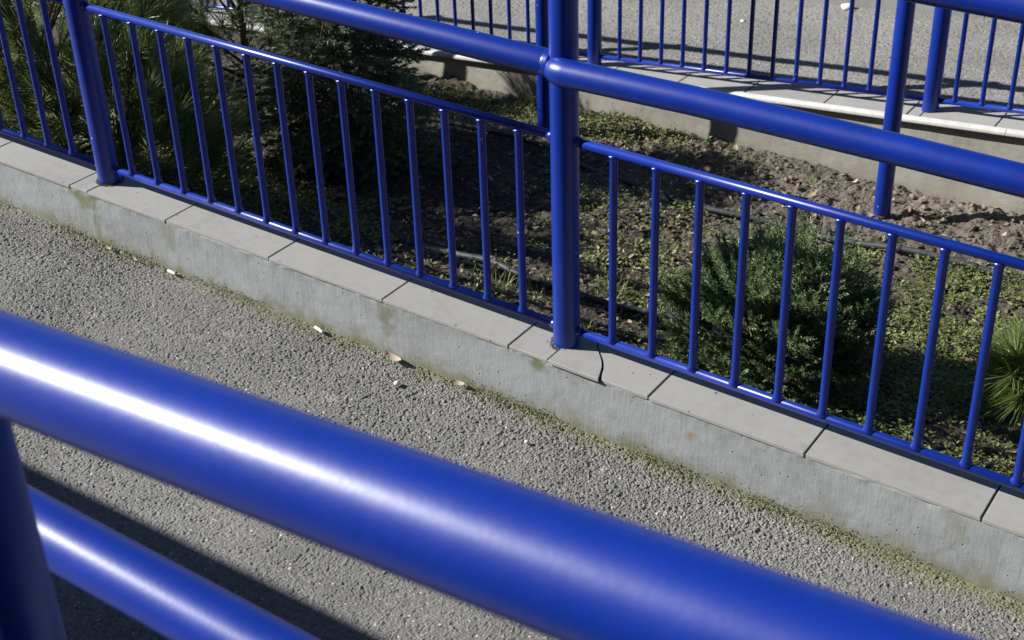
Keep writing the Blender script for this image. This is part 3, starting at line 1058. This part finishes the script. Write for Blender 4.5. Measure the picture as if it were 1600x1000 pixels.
def density(x, y):
    d = np.zeros_like(x)
    for cx, cy, rx, ry, a in ((.62, 1.22, .45, .50, .95), (.35, 1.75, .5, .16, .75), (.75, .35, .6, .28, .95), (-1.75, 2.30, .75, .16, 1.0), (-1.95, 1.0, .42, .26, 1.0), (-1.1, .55, .5, .30, .18),
                              (-.45, 1.05, .5, .45, .27), (-.8, 1.60, .40, .30, .26), (-1.50, .86, .28, .20, .45), (-.15, .30, .5, .2, .42), (-2.6, .8, .8, .8, .35), (-1.05, 2.34, .20, .07, .6), (1.2, 1.6, .6, .5, .8)):
        d = np.maximum(d, a * np.exp(-((x - cx) / rx) ** 2 - ((y - cy) / ry) ** 2))
    n = .6 * fbm(x * 6, y * 6, 71, 3) + .4 * fbm(x * 19, y * 19, 72, 2)
    return .66 * np.clip(d * 1.7 * np.clip((n - .40 + .13 * d) * 5.0, 0, 1.2), 0, 1)

N = 420000
gx = RNG.random(N) * 6.0 - 4.2; gy = RNG.random(N) * 2.33 + .10
keep = RNG.random(N) < density(gx, gy)
gx, gy = gx[keep], gy[keep]
gz = soil_h(gx, gy) + RNG.random(len(gx)) ** 1.5 * .030
clump = fbm(gx * 9, gy * 9, 73, 2)
sz = (.008 + .009 * RNG.random(len(gx))) * (.75 + .6 * clump)
tn = .25 + .5 * clump + (RNG.random(len(gx)) - .5) * .6
tag(leaf_mesh(np.stack([gx, gy, gz], 1), sz, tn, .9, .62, 'ground_cover', WEED), 'low patchy carpet of small-leaved green weeds over the soil', 'weeds', kind='stuff')

# grass-like tufts along the kerb and in the bed
bl = Blades()
for (cx, cy, cnt) in ((-1.32, .30, 70), (-1.28, .22, 40), (-.32, .55, 60), (-.40, .92, 60), (-.62, .78, 40), (-.18, .28, 50), (-2.0, .30, 60), (.95, .5, 50), (-.66, .66, 40), (.62, .9, 40), (-.20, .90, 30)):
    n = cnt
    b = np.stack([cx + RNG.normal(0, .03, n), cy + RNG.normal(0, .03, n), np.zeros(n)], 1)
    b[:, 2] = soil_h(b[:, 0], b[:, 1])
    d = unit(np.stack([RNG.normal(0, .35, n), RNG.normal(0, .35, n), np.ones(n)], 1))
    bl.add(b, d, .04 + .07 * RNG.random(n), np.full(n, .0032), .4 + .4 * RNG.random(n), .25)
o = bl.build('grass_tufts', WEED, None)
tag(o, 'thin green grass tufts growing in the planting bed', 'grass', kind='stuff')

# soil clods ---------------------------------------------------------------
def clods(N, name, region, size, mat, tone_fn):
    base = np.array([(0, 0, 1), (.89, 0, .45), (.28, .85, .45), (-.72, .53, .45), (-.72, -.53, .45), (.28, -.85, .45), (.6, .5, -.3), (-.3, .7, -.3), (-.7, -.2, -.3), (.1, -.75, -.3), (.75, -.3, -.3)])
    tri = [(0, 1, 2), (0, 2, 3), (0, 3, 4), (0, 4, 5), (0, 5, 1), (1, 6, 2), (2, 7, 3), (3, 8, 4), (4, 9, 5), (5, 10, 1), (2, 6, 7), (3, 7, 8), (4, 8, 9), (5, 9, 10), (1, 10, 6)]
    x, y = region(N)
    n = len(x)
    s = size[0] + (size[1] - size[0]) * RNG.random(n) ** 3
    V = base[None] * (1 + (RNG.random((n, 11, 3)) - .5) * .7) * s[:, None, None]
    V[..., 2] *= .7
    V += np.stack([x, y, soil_h(x, y) + s * .1], 1)[:, None]
    F = (np.arange(n)[:, None, None] * 11 + np.array(tri)[None]).reshape(-1, 3)
    return link_mesh(name, V.reshape(-1, 3), F, mat, None, False, np.repeat(np.clip(tone_fn(x, y), 0, 1), 11))
def reg(N):
    x = RNG.random(N) * 5 - 3.2; y = .12 + 2.28 * RNG.random(N)
    k = RNG.random(N) < np.clip(.25 + (y - 1.2) * .7 + (x + 1) * .15, .18, 1) * np.clip(fbm(x * 5, y * 5, 81, 3) * 2.4 - .6, 0, 1)
    return x[k], y[k]
tag(clods(15000, 'soil_clods', reg, (.003, .017), CLOD, lambda x, y: np.clip((y - 1.1) * .55, .05, .6) + RNG.random(len(x)) * .35), 'loose crumbly clods of dry earth on the bed', 'soil', kind='stuff')

# dead leaves ----------------------------------------------------------------
def leaf_shape(L, w, curl, twist, ser=8):
    V = []
    for i in range(ser):
        t = i / (ser - 1)
        wd = w * math.sin(math.pi * min(.98, .04 + t * .94)) ** .75
        z = curl * L * (t - .5) ** 2 * 4 * .5
        tw_ = twist * (t - .5)
        for s in (-1, 0, 1):
            V.append((L * (t - .5), s * wd * math.cos(tw_), z + s * wd * math.sin(tw_) + abs(s) * wd * .35))
    F = []
    for i in range(ser - 1):
        for s in range(2):
            a = i * 3 + s
            F.append((a, a + 3, a + 4, a + 1))
    return np.array(V), F

def add_leaf_batch(pos, nm, lab, single, mat=DEAD, smin=.018, smax=.042):
    allV, allF, allT, off = [], [], [], 0
    for (x, y) in pos:
        L = smin + (smax - smin) * RNG.random()
        V, F = leaf_shape(L, L * (.14 + .14 * RNG.random()), RNG.uniform(-.2, .7), RNG.uniform(-1.6, 1.6))
        a, b, c = RNG.uniform(0, 6.3), RNG.normal(0, .35), RNG.normal(0, .35)
        R = np.array(Matrix.Rotation(a, 3, 'Z') @ Matrix.Rotation(b, 3, 'X') @ Matrix.Rotation(c, 3, 'Y'))
        z = float(soil_h(x, y)) if y > .07 else z_path(x) + .003
        V = V @ R.T
        zoff = z + .004 - min(0, V[:, 2].min()) * .7
        t = np.full(len(V), np.clip(RNG.normal(.5, .25), 0, 1))
        if single:
            o = link_mesh(nm, V, F, mat, None, True, t, loc=(x, y, zoff))
            tag(o, lab, 'leaf', 'dry leaves fallen in the planting bed')
        else:
            allV.append(V + np.array([x, y, zoff])); allF += [tuple(k + off for k in f) for f in F]; allT.append(t); off += len(V)
    if not single:
        return link_mesh(nm, np.vstack(allV), allF, mat, None, True, np.concatenate(allT))

def leafpos(n, cx, cy, rx, ry):
    return [(float(np.clip(RNG.normal(cx, rx), -3.5, 1.8)), float(np.clip(RNG.normal(cy, ry), .12, 2.41))) for _ in range(n)]
for cnt, cx, cy, rx, ry, lab in ((16, -1.25, 2.30, .22, .06, 'dry brown leaf in the drift at the far wall foot beyond the middle post'),
                                 (8, -.85, 2.27, .12, .07, 'dry brown leaf by the far wall where a post shadow meets the soil'),
                                 (14, .12, 2.27, .10, .05, 'long dry leaf in the heap beside the slim post in bare soil'),
                                 (8, -.45, 2.08, .3, .10, 'dry leaf lying alone on the bare tan soil beyond the shrub'),
                                 (8, .35, 1.35, .2, .25, 'brown leaf among bright weeds right of the shrub'),
                                 (8, -.45, 1.0, .3, .2, 'dull brown leaf near the grey hose right of the middle post'),
                                 (6, -1.35, 1.05, .2, .15, 'brown leaf under the spruce left of the middle post')):
    add_leaf_batch(leafpos(cnt, cx, cy, rx, ry), 'fallen_leaf', lab, True, smin=.028, smax=.062)
o = add_leaf_batch(leafpos(900, -.8, 1.5, .9, .6) + leafpos(420, .3, 1.2, .5, .6) + leafpos(300, -.6, .8, .5, .4) + leafpos(200, -1.2, 2.3, .5, .08) + leafpos(160, -1.4, 1.0, .5, .4), 'leaf_litter', '', False, smin=.012, smax=.034)
tag(o, 'scattered fragments of dry brown leaves over the soil', 'leaf litter', kind='stuff')

# moss tufts along the foot of the kerb -----------------------------------------
N = 9000
mx = RNG.random(N) * 3.6 - 2.5
my = -.092 - np.abs(RNG.normal(0, .016, N))
kk = RNG.random(N) < np.clip(fbm(mx * 7, my * 7, 91, 3) * 4.2 - 1.75, 0, 1) * np.clip(.5 + (mx + 2) * .22, .35, 1)
mx, my = mx[kk], my[kk]
n = len(mx)
climb = RNG.random(n) < .4
mz = z_path(mx) + .001 + np.where(climb, np.abs(RNG.normal(0, .010, n)), 0)
my = np.where(climb, -.0925, my)
bl = Blades()
d = unit(np.stack([RNG.normal(0, .5, n), RNG.normal(-.35, .4, n), np.abs(RNG.normal(.6, .4, n)) + .1], 1))
bl.add(np.stack([mx, my, mz], 1), d, .002 + .003 * RNG.random(n), np.full(n, .0022), .3 + .5 * RNG.random(n), .1)
o = bl.build('moss', MOSS, None)
tag(o, 'thin green moss growing along the foot of the grey kerb', 'moss', kind='stuff')

bl = Blades()
for px_ in (0.0, -1.468):
    n = 420
    a = RNG.random(n) * 2 * np.pi
    r_ = .031 + np.abs(RNG.normal(0, .0035, n))
    b = np.stack([px_ + r_ * np.cos(a), r_ * np.sin(a), z_tile(px_ + r_ * np.cos(a)) + .0005], 1)
    d = unit(np.stack([np.cos(a) + RNG.normal(0, .5, n), np.sin(a) + RNG.normal(0, .5, n), .5 + RNG.random(n)], 1))
    bl.add(b, d, .002 + .003 * RNG.random(n), np.full(n, .0022), .1 + .4 * RNG.random(n))
o = bl.build('moss', MOSS, None)
tag(o, 'specks of green moss round the feet of the railing posts', 'moss', kind='stuff')

# ------------------------------------------------------------------ irrigation hoses
def hose(name, label, pts, r, couplers):
    pts = [(x, y, float(soil_h(x, y)) + r * 1.35 + dz) for x, y, dz in pts]
    P = np.array(pts)
    # smooth
    t = np.linspace(0, len(P) - 1, len(P) * 6)
    Q = np.stack([np.interp(t, np.arange(len(P)), P[:, k]) for k in range(3)], 1)
    ker = np.ones(7) / 7
    Q = np.stack([np.convolve(np.pad(Q[:, k], 3, 'edge'), ker, 'valid') for k in range(3)], 1)
    root = thing(name, label, 'hose', (0, 0, 0))
    V, F = tube(Q, r, 12)
    link_mesh('pipe', V, F, HOSE, root, True)
    for c in couplers:
        k = int(np.argmin(np.abs(Q[:, 0] - c))); k = min(max(k, 1), len(Q) - 2)
        dd = (Q[k + 1] - Q[k - 1]); dd /= np.linalg.norm(dd)
        V, F = tube([Q[k] - dd * .014, Q[k] - dd * .012, Q[k] + dd * .012, Q[k] + dd * .014], [r * 1.0, r * 1.22, r * 1.22, r], 12)
        link_mesh('coupler', V, F, HOSE, root, True)
hose('irrigation_hose', 'long dark irrigation hose along the bare soil beyond the shrub', [(-3.2, 2.05, 0), (-2.3, 2.03, 0), (-1.66, 2.03, .0), (-1.36, 2.02, 0), (-1.12, 1.91, -.004), (-.89, 1.84, -.004), (-.66, 1.84, 0), (-.51, 1.845, 0), (-.33, 1.875, -.003), (-.12, 1.87, -.002), (.02, 1.866, .006), (.15, 1.86, .010), (.34, 1.867, .010), (.46, 1.864, .008), (.56, 1.874, -.006), (.9, 1.90, -.01), (1.6, 1.9, 0)], .0105, (.16, .41, -.85))
hose('irrigation_hose', 'short visible grey irrigation hose close behind the middle post and shrub', [(-1.7, .95, -.01), (-1.2, .90, -.008), (-.92, .873, 0), (-.82, .885, .0), (-.70, .85, 0), (-.56, .828, 0), (-.41, .808, .004), (-.32, .814, .004), (-.185, .84, .004), (-.11, .848, .002), (.1, .88, 0), (.5, .9, -.01)], .0105, (-.24,))

# ------------------------------------------------------------------ litter
def butt(label, x, y, az, L=.030):
    t = thing('cigarette_butt', label, 'cigarette butt', (x, y, z_path(x) + .0075))
    t.rotation_euler = (0, .04, az)
    V, F = tube([(-L / 2, 0, 0), (-L / 2 + .001, 0, 0), (0, .0003, .0004), (L / 2 - .0006, 0, 0), (L / 2, 0, 0)], [.0034, .0038, .0039, .0038, .0033], 12)
    link_mesh('paper', V, F, WHITE, t, True)
    V, F = tube([(L / 2 - .0003, 0, 0), (L / 2 + .0009, 0, 0)], [.0028, .0020], 10)
    link_mesh('filter_end', V, F, STONE, t, True)
butt('white cigarette butt by the kerb foot nearer the left edge', -1.150, -.110, -.12)
butt('white cigarette butt by the kerb foot nearest the middle post', -.650, -.108, -.25, .033)
def path_leaf(label, x, y, az, L, w, col=DEAD, nm='fallen_leaf'):
    V, F = leaf_shape(L, w, .35, .5)
    o = link_mesh(nm, V, F, col, None, True, np.full(len(V), .95), loc=(x, y, z_path(x) + .009))
    o.rotation_euler = (.1, 0, az)
    return tag(o, label, 'leaf')
path_leaf('pale curled leaf on the asphalt at the mossy kerb foot', -.417, -.108, -.25, .058, .009)
path_leaf('small pale leaf scrap in the moss near the middle post', -.229, -.106, -.1, .034, .007)
path_leaf('tiny straw-coloured leaf scrap on asphalt near the left edge', -1.381, -.115, -.4, .040, .0035)
path_leaf('thin straw blade on asphalt at the kerb foot left of the first cigarette butt', -1.278, -.118, -.35, .045, .0022)

def pebble(label, x, y, s, z, mat=STONE, nm='pebble', seed=1, flat=.7):
    r = np.random.default_rng(seed)
    V = []; n, mrow = 9, 5
    for i in range(1, mrow):
        th = math.pi * i / mrow
        for j in range(n):
            ph = 2 * math.pi * j / n
            k = 1 + (r.random() - .5) * .45
            V.append((math.sin(th) * math.cos(ph) * s * k, math.sin(th) * math.sin(ph) * s * k, math.cos(th) * s * flat * k))
    V += [(0, 0, s * flat), (0, 0, -s * flat)]
    F = [(i * n + j, i * n + (j + 1) % n, (i + 1) * n + (j + 1) % n, (i + 1) * n + j) for i in range(mrow - 2) for j in range(n)]
    a, b = len(V) - 2, len(V) - 1
    F += [(a, (j + 1) % n, j) for j in range(n)] + [(b, (mrow - 2) * n + j, (mrow - 2) * n + (j + 1) % n) for j in range(n)]
    o = link_mesh(nm, V, F, mat, None, True, loc=(x, y, z + s * flat * .6))
    return tag(o, label, 'stone')
pebble('small white pebble on the asphalt below the middle kerb', -.352, -.182, .0075, z_path(-.352) + .003, STONE, seed=3)
pebble('tiny pale stone chip on the asphalt in front of the near handrail', .019, -.200, .005, z_path(.019) + .003, STONE, seed=4)
fx = -.93
pebble('white crumpled scrap on the far asphalt beside the far kerb', fx, y_far(fx) + 1.55, .03, z_fpath(fx), WHITE, 'paper_scrap', 5, .6)['category'] = 'scrap'
fx = -1.32
pebble('small pale stone on the far asphalt behind the far balusters', fx, y_far(fx) + 1.2, .014, z_fpath(fx), STONE, 'pebble', 6, .5)
